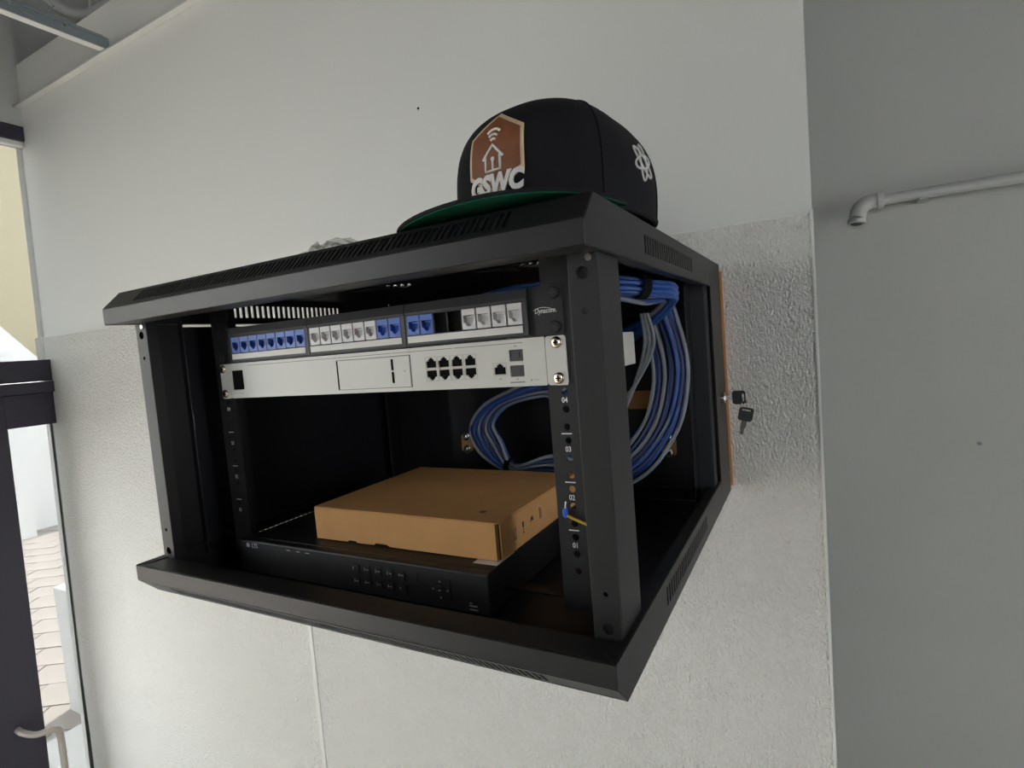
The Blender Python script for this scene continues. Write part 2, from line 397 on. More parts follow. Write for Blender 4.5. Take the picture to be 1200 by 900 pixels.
# outdoors, seen through the glass
gr = tag(MB().box(-30, -1.95, -20, 30, FLZ - 0.16, FLZ - 0.03).build('pavement', JOINT), 'sunlit paved forecourt outside the glass', None, kind='structure')
ang = math.radians(33); ca, sa = math.cos(ang), math.sin(ang)
proto = None
for i in range(-26, 27):
    for j in range(-22, 23):
        a = (i + 0.5 * (j % 2)) * 0.33; b = j * 0.22
        x = -4.3 + a * ca - b * sa; y = 1.5 + a * sa + b * ca
        k = (x + 1.95) / -4.8                         # only the wedge that shows through the glazing
        if not (-6.9 < x < -2.2 and 0.25 + 1.45 * k - 0.3 < y < 0.95 + 1.85 * k + 0.3): continue
        if x > -6.0 and y > 0.9 + 0.25 + (-2.3 - x) * 1.2: continue
        if proto is None:
            mb = MB().box(-0.1605, 0.1605, -0.1055, 0.1055, FLZ - 0.03, FLZ - 0.012)
            proto = mb.build('paver', PAVE, gr); proto.rotation_euler.z = ang
            PWL = WLOC[proto.name].copy()
            WLOC[proto.name] = PWL + Vector((x, y, 0)); proto.location = WLOC[proto.name] - WLOC[gr.name]
            P0 = (x, y)
        else:
            part_copy(proto, (x - P0[0], y - P0[1], random.uniform(-0.002, 0.002)))
ow = MB(); ow.box(-7.2, -6.6, -4.0, 2.30, FLZ - 0.03, 0.62)
tag(ow.build('courtyard_wall', STUCW), 'bright white rendered wall at the far side of the forecourt', 'wall')
ow = MB(); ow.add([(x, y, z) for x in (-7.6, -6.9) for y, z in ((2.303, FLZ - 0.03), (9.0, FLZ - 0.03), (9.0, 0.40), (2.75, 0.40), (2.303, 0.95))],
                  [(0, 1, 2, 3, 4), (9, 8, 7, 6, 5), (0, 5, 6, 1), (1, 6, 7, 2), (2, 7, 8, 3), (3, 8, 9, 4), (4, 9, 5, 0)])
tag(ow.build('sun_edge_wall', STUCW), 'pale rendered wall outside, its sloping top standing in for a sunlit edge', 'wall')  # added wall; its sloping top stands in for a diagonal sun-shadow border
ow = MB(); ow.box(-9.6, -9.0, -6, 12, FLZ - 0.03, 6.0)
tag(ow.build('house_front', STUCT), 'tan rendered building front beyond the white walls', 'building')
pl = MB(); pl.box(-2.565, -1.99, 0.866, 1.6, FLZ - 0.03, -0.74)
tag(pl.build('planter_block', STUCW, bevel=0.01), 'white rendered block standing on the pavers by the glass', 'block')
tag(MB().box(-2.36, -1.94, -1.5, 0.86, FLZ - 0.03, FLZ - 0.005).build('door_step', STUCW, bevel=0.006), 'pale concrete step in front of the entrance door', 'step')

# ------------------------------------------------------------------ wall cabinet
W, H, L, CY, CZ, D, D2 = 0.6045, 0.3284, 0.018, 0.0204, 0.0201, 0.5072, 0.6032
cab = thing('server_cabinet', (W / 2, 0.3, -CZ), 'black steel wall-mount network cabinet with open front and right side', 'cabinet')
T = 0.0014
def cover(name, zf, vents):
    m = MB()
    zt, zm, zb = zf(H + CZ), zf(H), zf(H - L)
    m.slotted([(0, 0, zm), (W, 0, zm), (W, CY, zt), (0, CY, zt)], 0.058 / W, 0.546 / W, 0.20, 0.84, 80, 0.55)
    for x in (0, W):
        m.slotted([(x, CY, zb), (x, D, zb), (x, D, zt), (x, CY, zt)], (0.150 - CY) / (D - CY), (0.378 - CY) / (D - CY), 0.24, 0.70, 24, 0.5)
        m.add([(x, 0.0, zb), (x, CY, zb), (x, CY, zt), (x, 0.0, zm)], [(0, 1, 2, 3)])
        s = 0.012 if x == 0 else -0.012
        m.add([(x, 0.0, zb), (x + s, 0.012, zb), (x + s, D, zb), (x, D, zb)], [(0, 1, 2, 3)])
    if vents:                    # rows of round and slanted fan openings in the top sheet
        outer = rect(0, W, CY, D); holes = []
        for cx in (0.18, 0.40):
            for r in (0.020, 0.030, 0.040, 0.050):
                for k in range(4):
                    a0 = math.radians(90 * k + 9); a1 = math.radians(90 * k + 81); n = 9
                    o_ = circ(cx, 0.27, r + 0.0032, n, a0, a1); i_ = circ(cx, 0.27, r - 0.0032, n, a0, a1)
                    holes.append(o_ + i_[::-1])
        m.plate(outer, holes, FZ(zt, -1), T * 0.6)
    else:
        m.box(0, W, CY, D, zt - T / 2, zt + T / 2)
    o = m.build(name, BLK, cab, solid=T)
    lip = MB().box(-T / 2, W + T / 2, -T / 2, T / 2 + 0.0004, min(zb, zm), max(zb, zm))
    z2 = zf(H - L) ; z3 = zf(H - L + 0.0016)
    lip.box(-T / 2, W + T / 2, 0.0015, 0.030, min(z2, z3), max(z2, z3))
    lip.build('front_lip', BLK, o, bevel=0.0011, seg=3)
    return o
top = cover('top_cover', lambda z: z, True)
bot = cover('bottom_cover', lambda z: H - z, False)

def post(x0, x1, xs):
    """front upright: face plate with holes plus the side plate at xs"""
    m = MB(); xc = (x0 + x1) / 2
    holes = [circ(xc, 0.296, 0.0046), circ(xc, 0.268, 0.0021, 10), circ(xc, 0.026, 0.0046), circ(xc, 0.053, 0.0021, 10)]
    m.plate(rect(x0, x1, 0.003, 0.3262), holes, FY(0.031), 0.0016)
    m.box(xs - 0.0008, xs + 0.0008, 0.0326, 0.0835, 0.003, 0.3262)
    xi = x0 if abs(xs - x1) < 0.003 else x1
    m.box(xi - 0.0008, xi + 0.0008, 0.0310, 0.045, 0.003, 0.3262)
    s = 1 if xs > 0.3 else -1
    m.box(min(xs, xs - s * 0.010), max(xs, xs - s * 0.010), 0.0820, 0.0835, 0.003, 0.3262)
    o = m.build('front_post', BLK, cab, bevel=0.0005)
    for z in (0.296, 0.026):
        b = MB(); b.cyl((xc, 0.036, z), (xc, 0.039, z), 0.0052, n=14); b.build('bolt', BLKPL, o)
    for z, sg in ((0.3062, -1), (0.0162, 1)):
        b = MB(); b.cyl((xc + 0.006, 0.0285, z), (xc + 0.006, 0.0310, z), 0.0028, n=10); b.build('screw', CHROME, o)
    return o
post(0.5785, 0.6000, 0.5995)
post(0.0045, 0.0260, 0.0050)
for xs, s in ((0.6000, -1), (0.0045, 1)):
    m = MB(); m.box(xs - 0.0008, xs + 0.0008, 0.478, 0.5055, 0.003, 0.3262)
    m.box(min(xs, xs + s * 0.02), max(xs, xs + s * 0.02), 0.476, 0.478, 0.003, 0.3262)
    m.box(min(xs + s * 0.02, xs + s * 0.0216), max(xs + s * 0.02, xs + s * 0.0216), 0.445, 0.478, 0.003, 0.3262)
    m.build('rear_post', BLKIN, cab, bevel=0.0004)
# left side sheet with the latch slot
m = MB(); m.plate(rect(0.0338, 0.505, 0.0035, 0.3065), [rect(0.088, 0.090, 0.093, 0.140), rect(0.0885, 0.0905, 0.172, 0.190)], FX(0.0040), 0.0012)
m.build('side_panel', BLKIN, cab)
# rear section against the wall
m = MB()
for x in (0.0, W):
    m.add([(x, D + 0.0016, -CZ), (x, D2, -CZ), (x, D2, H + CZ), (x, D + 0.0016, H + CZ)], [(0, 1, 2, 3)])
for z in (-CZ, H + CZ):
    m.add([(0, D + 0.0016, z), (W, D + 0.0016, z), (W, D2, z), (0, D2, z)], [(0, 1, 2, 3)])
ro = m.build('rear_frame', BLK, cab, solid=T)
m = MB(); m.plate(rect(0.001, W - 0.001, -CZ + 0.001, H + CZ - 0.001),
                  [rrect(0.440, 0.490, 0.118, 0.150, 0.006), rrect(0.496, 0.522, 0.036, 0.071, 0.006), rrect(0.08, 0.11, 0.036, 0.071, 0.006), rrect(0.2, 0.4, 0.26, 0.31, 0.01)],
                  FY(D2 - 0.0035), 0.0014)
m.build('back_sheet', BLKIN, ro)
for x in (0.509, 0.095):
    for z in (0.067, 0.041):
        m = MB(); m.cyl((x, D2 - 0.0036, z), (x, D2 - 0.0055, z), 0.0085, n=20); m.cyl((x, D2 - 0.0055, z), (x, D2 - 0.011, z), 0.0055, n=6)
        tag(m.build('wall_bolt', CHROME, ro, bevel=0.0006), 'zinc bolt and washer fixing the cabinet to the plywood')
m = MB(); m.cyl((W + 0.0007, 0.557, 0.139), (W + 0.006, 0.557, 0.139), 0.0085, n=24)
tag(m.build('lock', CHROME, ro, bevel=0.0008, smooth=40), 'round chrome lock barrel')
# mounting rails with unit marks
U0, U = 0.031, 0.04445
def rail(x0, x1, xh, xs):
    m = MB(); holes = [circ(xh, U0 + i * U + d, 0.0033, 12) for i in range(6) for d in (0.00635, 0.02223, 0.0381)]
    m.plate(rect(x0, x1, 0.0, 0.330), holes, FY(0.1000), 0.0016)
    m.box(xs - 0.0008, xs + 0.0008, 0.1017, 0.135, 0.0, 0.330)
    o = m.build('mounting_rail', BLK, cab)
    for i in range(4):
        tz = U0 + (i + 1) * U
        MB().box(xh - 0.006, xh + 0.004, 0.0997, 0.0999, tz - 0.0005, tz + 0.0005).build('unit_mark', WINK, o)
        text('%02d' % (i + 1), 0.0068, lambda u, v, d, tz=tz: (u + xh - 0.0005, 0.0998, v + tz - U + 0.0302), WINK, o, name='unit_number', sx=0.85, bold=0.0001)
    return o
rail(0.5225, 0.556, 0.5385, 0.556)
rail(0.0485, 0.0815, 0.0660, 0.0485)
for y in (0.118, 0.46):          # cross braces that carry the rails
    for z in (0.326, 0.0005):
        MB().box(0.002, W - 0.002, y, y + 0.012, z, z + 0.0016).build('cross_brace', BLKIN, cab)

tag(MB().box(-0.005, 0.6085, D2 + 0.0008, YW - 0.0062 + 0.002, -0.012, 0.338).build('mounting_board', PLY), 'orange plywood board between the cabinet and the wall', 'board')

# keys in the lock
t = thing('key_pair', (0.637, 0.557, 0.06), 'two black-headed keys on a ring, one in the cabinet lock', 'keys')
kx = lambda u, v, d: (W + 0.002 + u, 0.5560 + d, 0.139 + v)
m = MB(); m.plate([(0.0145, -0.0085), (0.018, -0.0105), (0.030, -0.0105), (0.0335, -0.008), (0.0335, 0.008), (0.031, 0.0105), (0.0165, 0.0105), (0.0138, 0.0075)],
                  [rrect(0.0285, 0.0312, -0.006, 0.006, 0.0012, 3)], kx, 0.0030)
k1 = m.build('key', BLKPL, t, bevel=0.0006)
MB().add([kx(u, v, d) for u in (0.0002, 0.0143) for v in (-0.0032, 0.0032) for d in (0.0008, 0.0022)],
         [(0, 1, 3, 2), (4, 6, 7, 5), (0, 4, 5, 1), (2, 3, 7, 6), (0, 2, 6, 4), (1, 5, 7, 3)]).build('blade', CHROME, k1)
ring = [(W + 0.002 + 0.0313 + 0.0035 * math.sin(a), 0.5575 + 0.004 * math.cos(2 * a), 0.128 + 0.0095 * math.cos(a)) for a in [2 * math.pi * i / 24 for i in range(24)]]
MB().tube(ring, 0.0007, 8, closed=True).build('ring', CHROME, t, smooth=60)
tl = math.radians(-13); c_, s_ = math.cos(tl), math.sin(tl)
def k2map(u, v, d):
    return (W + 0.002 + 0.0345 + u * c_ - v * s_, 0.5565 + d + 0.15 * u, 0.1225 + u * s_ + v * c_)
m = MB(); m.plate([(-0.0100, -0.018), (-0.0075, -0.0205), (0.0080, -0.0205), (0.0105, -0.018), (0.0105, -0.002), (0.008, 0.0005), (-0.0075, 0.0005), (-0.010, -0.002)],
                  [rrect(-0.006, 0.006, -0.0050, -0.0022, 0.001, 3)], k2map, 0.0030)
k2 = m.build('key', BLKPL, t, bevel=0.0006)
MB().plate([(-0.004, -0.0207), (-0.0042, -0.034), (-0.003, -0.036), (-0.0035, -0.040), (-0.002, -0.0425), (0.001, -0.0425), (0.002, -0.038), (0.0015, -0.034), (0.0035, -0.030), (0.0035, -0.0207)],
           [], lambda u, v, d: k2map(u, v, d + 0.0008), 0.0014).build('blade', SILVL, k2)

# ------------------------------------------------------------------ patch panel
pp = thing('patch_panel', (0.302, 0.11, 0.2535), 'black 24-port patch panel with blue and white jacks above the silver gateway', 'patch panel')
X0, X1 = 0.0610, 0.5436
PB, PT = 0.2537, 0.2975
PX = [(0.0925, 0.2310), (0.2318, 0.3710), (0.3718, 0.5105)]
m = MB(); m.plate(rrect(X0, X1, PB, PT, 0.002, 3), [rect(a + 0.002, b - 0.002, 0.2575, 0.294) for a, b in PX] + [circ(xx, zz, 0.0034, 10) for xx in (0.0675, 0.5355) for zz in (0.2605, 0.2905)], FY(0.0976), 0.0020)
m.build('plate', BLKPL, pp)
def rj(x, zc, w, h, up=False):
    """RJ45 opening outline centred at x, zc"""
    k = 1 if up else -1
    a, b = w / 2, h / 2
    pts = [(-a, -k * b), (a, -k * b), (a, k * b * 0.35), (a * 0.58, k * b * 0.35), (a * 0.58, k * b * 0.72), (a * 0.33, k * b * 0.72), (a * 0.33, k * b),
           (-a * 0.33, k * b), (-a * 0.33, k * b * 0.72), (-a * 0.58, k * b * 0.72), (-a * 0.58, k * b * 0.35), (-a, k * b * 0.35)]
    pts = [(x + u, zc + v) for u, v in pts]
    return pts if up else pts[::-1]
kinds = ['B' * 8, 'W' * 6 + 'BB', 'BBNNWWWW']
PRO = {}
JP = 0.01655; JW, JH = 0.0147, 0.0192; JZ = 0.2753
for mi, (a, b) in enumerate(PX):
    xs = [a + 0.0102 + JP * i for i in range(8)]
    m = MB()
    outer = rect(a, b, 0.2555, 0.2860)
    m.plate(outer, [rect(x - JW / 2 - 0.0003, x + JW / 2 + 0.0003, JZ - JH / 2 - 0.0003, JZ + JH / 2 + 0.0003) for x in xs], FY(0.0935), 0.0040)
    # sloped plain band above the jacks
    m.add([(x, y, z) for x in (a, b) for y, z in ((0.0935, 0.2860), (0.0920, 0.2880), (0.0950, 0.2970), (0.0975, 0.2970), (0.0975, 0.2860))],
          [(0, 1, 2, 3, 4), (9, 8, 7, 6, 5), (0, 5, 6, 1), (1, 6, 7, 2), (2, 7, 8, 3), (3, 8, 9, 4), (4, 9, 5, 0)])
    bz = m.build('jack_block', CHAR, pp, bevel=0.0003)
    st = MB().box(a + 0.0022, b - 0.0052, 0.0926, 0.0934, 0.2578, 0.2643).build('label_strip', LABEL, bz, bevel=0.0002)
    for k, x in zip(kinds[mi], xs):
        if k == 'N':
            MB().box(x - JW / 2, x + JW / 2, 0.0978, 0.0990, JZ - JH / 2, JZ + JH / 2).build('empty_port', VOID, bz); continue
        if k not in PRO:
            q = MB(); q.plate(rect(x - JW / 2, x + JW / 2, JZ - JH / 2, JZ + JH / 2), [rj(x, JZ - 0.0015, 0.0117, 0.0105)], FY(0.0932), 0.0070)
            q.box(x - JW / 2, x + JW / 2, 0.1002, 0.103, JZ - JH / 2, JZ + JH / 2)
            q.box(x - 0.005, x + 0.005, 0.0970, 0.1002, JZ + 0.0018, JZ + 0.0034)
            PRO[k] = (q.build('port', BLUEJ if k == 'B' else WHITEJ, bz), x)
            tag(PRO[k][0], 'blue network jack' if k == 'B' else 'white network jack')
        else:
            part_copy(PRO[k][0], (x - PRO[k][1], 0, 0), bz)
text('Dynacom', 0.0062, lambda u, v, d: (u + 0.5262, 0.0973, v + 0.2755), WINK, pp, bold=0.00012, shear=0.25, sx=0.85)
sw = [(0.5150 + 0.0225 * i / 12, 0.0973, 0.2762 + 0.0035 * math.sin(math.pi * (i / 12)) ** 0.7 - 0.0025 * (i / 12)) for i in range(13)]
MB().tube(sw, 0.00035, 4).build('logo_swoosh', WINK, pp)
for x in (0.0675, 0.5355):
    for z in (0.2605, 0.2905):
        m = MB(); m.tube([(x, 0.0975, z), (x, 0.0960, z), (x, 0.0950, z)], [0.0056, 0.0056, 0.0046], 20)
        o = m.build('screw', BLKPL, pp, smooth=35)
        q = MB(); q.box(x - 0.0024, x + 0.0024, 0.0947, 0.09505, z - 0.0005, z + 0.0005); q.box(x - 0.0005, x + 0.0005, 0.0947, 0.09505, z - 0.0024, z + 0.0024)
        q.build('cross_recess', CHAR, o)

# ------------------------------------------------------------------ gateway
gw = thing('network_gateway', (0.302, 0.24, 0.2087), 'silver-white rack-mount network gateway with eight ports and drive bay', 'network device')
GB, GT = 0.2088, 0.2528
GX0, GX1 = 0.0805, 0.5235
MB().box(GX0 + 0.0005, GX1 - 0.0005, 0.1050, 0.384, GB + 0.0005, GT - 0.0005).build('chassis', SILV, gw, bevel=0.0008)
holes = [rect(0.0825, 0.1045, 0.2195, 0.2440)]
PXS = [0.3965 + 0.0155 * i for i in range(4)]
ports = [(x, 0.2362, True) for x in PXS] + [(x, 0.2237, False) for x in PXS] + [(0.4755, 0.2258, True)]
holes += [rj(x, z, 0.0122, 0.0100, up) for x, z, up in ports]
holes += [rect(0.4865, 0.5010, 0.2325, 0.2430), rect(0.4865, 0.5010, 0.2180, 0.2285)]
m = MB(); m.plate(rrect(GX0, GX1, GB, GT, 0.0012, 3), holes, FY(0.0976), 0.0014)
m.build('face_plate', SILV, gw)
MB().box(0.0826, 0.1044, 0.0985, 0.1045, 0.2196, 0.2439).build('screen', VOID, gw)
for x, z, up in ports:
    o = MB().box(x - 0.0064, x + 0.0064, 0.0991, 0.1049, z - 0.0052, z + 0.0052).build('port', VOID, gw)
    g = MB(); g.plate(rect(x - 0.0073, x + 0.0073, z - 0.0060, z + 0.0060), [rect(x - 0.0069, x + 0.0069, z - 0.0056, z + 0.0056)], FY(0.09745), 0.0001)
    g.build('port_rim', mat('rim', (0.45, 0.40, 0.30), 0.4) if 'rim' not in bpy.data.materials else bpy.data.materials['rim'], o)
for z0 in (0.2325, 0.2180):
    o = MB().box(0.4866, 0.5009, 0.0985, 0.1046, z0 + 0.0001, z0 + 0.0104).build('module_port', SFPM, gw, bevel=0.0005)
    MB().box(0.4905, 0.4970, 0.0979, 0.0985, z0 + 0.003, z0 + 0.0075).build('latch', SFPM, o)
MB().box(0.4875, 0.5000, 0.0970, 0.0976, 0.2289, 0.2321).build('port_divider', SILV, gw, bevel=0.0003)
for a, b in ((0.115, 0.1915), (0.1935, 0.267), (0.269, 0.3455), (0.3475, 0.4235), (0.4255, 0.501)):
    MB().box(a, b, 0.09745, 0.0978, 0.2488, 0.2493).build('top_groove', SILVL, gw)
bay = MB().box(0.2685, 0.3695, 0.0970, 0.0976, 0.2136, 0.2455).build('drive_bay', SILV, gw, bevel=0.0003)
m = MB(); m.plate(rect(0.2670, 0.3708, 0.2128, 0.2462), [rect(0.2682, 0.3698, 0.2133, 0.2457)], FY(0.0974), 0.0002); m.build('bay_gap', SILVL, bay)
MB().box(0.2668, 0.2684, 0.0968, 0.0975, 0.2135, 0.2455).build('bay_slot', VOID, bay)
for z0 in (0.2180, 0.2315):
    MB().box(0.3452, 0.3480, 0.0967, 0.0971, z0, z0 + 0.0115).build('bay_latch', VOID, bay)
MB().cyl((0.3625, 0.0970, 0.2297), (0.3625, 0.0968, 0.2297), 0.0006, n=10).build('indicator', SILVL, bay)
for k in range(5): MB().box(0.0845 + 0.0036 * k, 0.0870 + 0.0036 * k, 0.09735, 0.0975, 0.2147, 0.2152).build('printed_line', INK, gw)
for x0, x1, z in ((0.486, 0.501, 0.2128),):
    MB().box(x0, x1, 0.09735, 0.0975, z - 0.0006, z + 0.0006).build('printed_line', INK, gw)
MB().box(0.5105, 0.5155, 0.09735, 0.0975, 0.2142, 0.2146).build('printed_line', INK, gw)
MB().cyl((0.5080, 0.0975, 0.2143), (0.5080, 0.09735, 0.2143), 0.0006, n=8).build('reset_dot', INKD, gw)
MB().box(0.4743, 0.47669999999999996, 0.09735, 0.0975, 0.2165-0.0004, 0.2165+0.0004).build('printed_line', INK, gw)
MB().box(0.4919, 0.4951, 0.09735, 0.0975, 0.2462-0.0004, 0.2462+0.0004).build('printed_line', INK, gw)
MB().box(0.4923, 0.4947, 0.09735, 0.0975, 0.2156-0.0004, 0.2156+0.0004).build('printed_line', INK, gw)
for xa, xb in ((X0, GX0 - 0.0008), (GX1 + 0.0008, X1)):
    m = MB(); xc = 0.0675 if xa < 0.3 else 0.5355
    m.plate(rrect(xa, xb, GB, GT, 0.0026, 4), [], FY(0.0970), 0.0024)
    xr = xb if xa < 0.3 else xa
    m.box(xr - 0.0006, xr + 0.0006, 0.0994, 0.16, GB + 0.001, GT - 0.001)
    e = m.build('ear', SILV, gw, bevel=0.0003)
    for z in (0.2150, 0.2468):
        s = MB(); s.tube([(xc, 0.0969, z), (xc, 0.0957, z), (xc, 0.0949, z), (xc, 0.0945, z)], [0.0054, 0.0053, 0.0042, 0.002], 20)
        so = s.build('screw', NICK, e, smooth=60)
        q = MB(); q.box(xc - 0.0024, xc + 0.0024, 0.0941, 0.0947, z - 0.00055, z + 0.00055); q.box(xc - 0.00055, xc + 0.00055, 0.0941, 0.0947, z - 0.0024, z + 0.0024)
        q.build('cross_recess', VOID, so)

# ------------------------------------------------------------------ video recorder
dv = thing('video_recorder', (0.2585, 0.2, -0.0193), 'black digital video recorder with button rows on the cabinet floor', 'recorder')
VX0, VX1, VB, VT, VY = 0.0700, 0.4470, -0.0165, 0.0260, 0.0900
MB().box(VX0 + 0.001, VX1 - 0.001, VY + 0.0125, 0.335, VB, VT - 0.0004).build('case', BLKPL, dv, bevel=0.001)
MB().box(VX0, VX1, VY, VY + 0.012, VB - 0.0005, VT).build('front_panel', BLKPL, dv, bevel=0.0022, seg=3)
for x in (0.10, 0.417):
    for y in (0.125, 0.31):
        MB().cyl((x, y, VB), (x, y, -0.0193), 0.009, n=16).build('foot', VOID, dv)
def btn(x, z, w, h, name='button', mt=BLKPL, r=0.0022):
    m = MB(); m.plate(rrect(x - w / 2, x + w / 2, z - h / 2, z + h / 2, r, 4), [], FY(VY - 0.0012), 0.0012)
    return m.build(name, mt, dv, bevel=0.0003)
row1 = [0.2715, 0.2875, 0.3040, 0.3205, 0.3370, 0.3540]
for i, x in enumerate(row1):
    o = btn(x, 0.0115, 0.0115, 0.0105)
    if 0 < i < 5: text(str(i), 0.0050, lambda u, v, d: (u + x - 0.0018, VY - 0.00135, v + 0.0122), WINKD, o, name='digit'); MB().box(x + 0.0005, x + 0.0038, VY - 0.0014, VY - 0.0012, 0.0118, 0.0125).build('legend', WINKD, o)
    if i == 0: MB().box(x - 0.003, x - 0.0022, VY - 0.0014, VY - 0.0012, 0.0105, 0.0138).build('legend', WINKD, o)
for i, x in enumerate(row1[:5]):
    o = btn(x, -0.0030, 0.0115, 0.0095)
    text('56789'[i], 0.0045, lambda u, v, d: (u + x - 0.0016, VY - 0.00135, v - 0.0025), WINKD, o, name='digit')
    if i < 4: MB().box(x + 0.0004, x + 0.0036, VY - 0.0014, VY - 0.0012, -0.0028, -0.0022).build('legend', WINKD, o)
pad = btn(0.3885, 0.0035, 0.0255, 0.0240, 'control_pad', BLKPL, 0.004)
m = MB(); m.tube([(0.3885, VY - 0.0012, 0.0035), (0.3885, VY - 0.0022, 0.0035), (0.3885, VY - 0.0027, 0.0035)], [0.0052, 0.0052, 0.0042], 20)
cbtn = m.build('center_button', BLKPL, pad, smooth=40)
for dx, dz, a in ((0, 0.0086, 0), (0, -0.0086, 180), (-0.0092, 0, 90), (0.0092, 0, -90)):
    a = math.radians(a); tri = [(0, 0.0013), (-0.0012, -0.0008), (0.0012, -0.0008)]
    m = MB(); m.plate([(0.3885 + dx + u * math.cos(a) - v * math.sin(a), 0.0035 + dz + u * math.sin(a) + v * math.cos(a)) for u, v in tri], [], FY(VY - 0.00135), 0.00015)
    m.build('arrow', WINKD, pad)
MB().box(0.3872, 0.3900, VY - 0.0029, VY - 0.00272, 0.0030, 0.0038).build('legend', WINKD, pad)
text('LTS', 0.0082, lambda u, v, d: (u + 0.0995, VY - 0.0002, v + 0.0195), WINKD, dv, name='logo_lettering', bold=0.00015, sx=0.85)
m = MB()
for i in range(3): m.box(0.0838 + 0.0021 * i, 0.0852 + 0.0021 * i, VY - 0.0003, VY - 0.0001, 0.0172, 0.0205 + 0.0012 * (2 - abs(i - 1)))
m.build('logo_mark', WINKD, dv)
for x in (0.1620, 0.1790, 0.1950):
    MB().box(x - 0.0032, x + 0.0032, VY - 0.0003, VY - 0.0001, 0.0200, 0.0208).build('legend', WINKD, dv)
m = MB(); m.box(0.4225, 0.4315, VY - 0.0003, VY - 0.0001, -0.0092, -0.0080); m.box(0.4225, 0.4320, VY - 0.0003, VY - 0.0001, -0.0128, -0.0119); m.box(0.4225, 0.4262, VY - 0.0003, VY - 0.0001, -0.0062, -0.0055)
m.build('usb_mark', WINKD, dv)
tag(MB().box(0.416, 0.4445, 0.112, 0.150, VT + 0.0001, VT + 0.0004).build('sticker', PAPER, dv), 'white paper sticker')

# ------------------------------------------------------------------ cardboard box
bx = thing('cardboard_box', (0.313, 0.23, VT + 0.0008), 'flat brown cardboard box lying on the video recorder', 'box')
BX0, BX1, BY0, BY1, BZ0, BZ1 = 0.1785, 0.4445, 0.1215, 0.337, VT + 0.0008, 0.0672
MB().box(BX0 + 0.0015, BX1 - 0.0025, BY0 + 0.002, BY1, BZ0 + 0.001, BZ1 - 0.0015).build('inner_tray', CARDIN, bx)
# lid: top plus front flap, with tuck notches along its lower edge
m = MB(); m.box(BX0, BX1 - 0.0005, BY0, BY1, BZ1 - 0.0016, BZ1)
m.build('lid', CARD, bx, bevel=0.0010)
n1, n2 = 0.2300, 0.2720
out = [(BX0, BZ0), (n1, BZ0), (n1 + 0.002, BZ0 + 0.0022), (n1 + 0.013, BZ0 + 0.0022), (n1 + 0.016, BZ0), (n2, BZ0), (n2 + 0.003, BZ0 + 0.003), (n2 + 0.019, BZ0 + 0.003), (n2 + 0.024, BZ0),
       (BX1 - 0.0045, BZ0), (BX1 - 0.0045, BZ1 - 0.002), (BX1 - 0.0065, BZ1 - 0.0017), (BX0, BZ1 - 0.0017)]
m = MB(); m.plate(out, [], FY(BY0), 0.0016); m.build('front_flap', CARD, bx)
m = MB(); m.box(BX1 - 0.0018, BX1, BY0 + 0.0035, BY1, BZ0, BZ1 - 0.0017)
sd = m.build('side_flap', CARD, bx, bevel=0.0006)
m = MB(); m.box(BX0, BX0 + 0.0015, BY0 + 0.0018, BY1, BZ0, BZ1 - 0.0017); m.build('side_flap', CARD, bx)
def sp(mb): mb.build('printed_symbol', INKD, sd)
g = FX(BX1 + 0.0001)
m = MB()
for y in (0.1520, 0.1560): m.box(BX1, BX1 + 0.0002, y, y + 0.0012, 0.040, 0.052)
m.box(BX1, BX1 + 0.0002, 0.1510, 0.1585, 0.0385, 0.0395); sp(m)
m = MB(); m.plate(rrect(0.1725, 0.1765, 0.0455, 0.0525, 0.0018), [], g, 0.0001); m.box(BX1, BX1 + 0.0002, 0.1741, 0.1750, 0.0400, 0.0455); m.box(BX1, BX1 + 0.0002, 0.1725, 0.1768, 0.0392, 0.0400); sp(m)
m = MB(); m.plate([(0.1915, 0.0445), (0.1945, 0.0510), (0.1985, 0.0515), (0.2005, 0.0455), (0.1965, 0.0470)], [], g, 0.0001); sp(m)
m = MB()
m.box(BX1, BX1 + 0.0002, 0.2165, 0.2178, 0.0420, 0.0555); m.box(BX1, BX1 + 0.0002, 0.2200, 0.2212, 0.0420, 0.0535); sp(m)
m = MB(); m.plate(circ(0.4080, 0.1520, 0.0042, 16), [], FZ(BZ1 + 0.0002), 0.00015); m.build('scuff', CARDIN, bx)

# ------------------------------------------------------------------ cables
def cable(pts, r, mt, label, group):
    o = MB().tube(smoothpath(pts, 7), r, 8).build('network_cable', mt, smooth=60)
    return tag(o, label, 'cable', group)
def jit(p, a): return (p[0] + random.uniform(-a, a), p[1] + random.uniform(-a, a), p[2] + random.uniform(-a, a))
def loop(off, yo, xs, gx, cross):
    """patch panel back -> right arc -> bottom -> left arc -> gateway back"""
    cx, cz = 0.415, 0.155
    P = [(0.556, 0.277), (0.568, 0.224), (0.568, 0.178), (0.551, 0.121), (0.509, 0.068), (0.450, 0.045), (0.372, 0.052), (0.308, 0.052), (0.268, 0.086), (0.256, 0.121), (0.287, 0.155), (0.350, 0.176), (0.402, 0.188)]
    out = [(xs, 0.108, 0.276), (xs + 0.012, 0.150, 0.292), (0.53, 0.235, 0.299 + off * 0.3), (0.562, 0.300, 0.297 + off * 0.5), (0.572, 0.355, 0.286)]
    for i, (x, z) in enumerate(P):
        d = Vector((x - cx, z - cz)); d.normalize()
        k = off
        if i in (7,): k = off * 0.35
        w = cross * math.sin(i * 1.1)
        out.append((x + d.x * (k + w), 0.400 + yo + 0.004 * math.sin(i + yo * 300), z + d.y * (k + w)))
    out += [(0.45, 0.402 + yo, 0.203), (gx, 0.400, 0.222), (gx, 0.386, 0.226)]
    return out
LB = 'blue network cable coiled in the loop behind the gateway'
LN = 'dark navy network cable coiled in the loop behind the gateway'
LG = 'grey network cable coiled in the loop behind the gateway'
spec = []
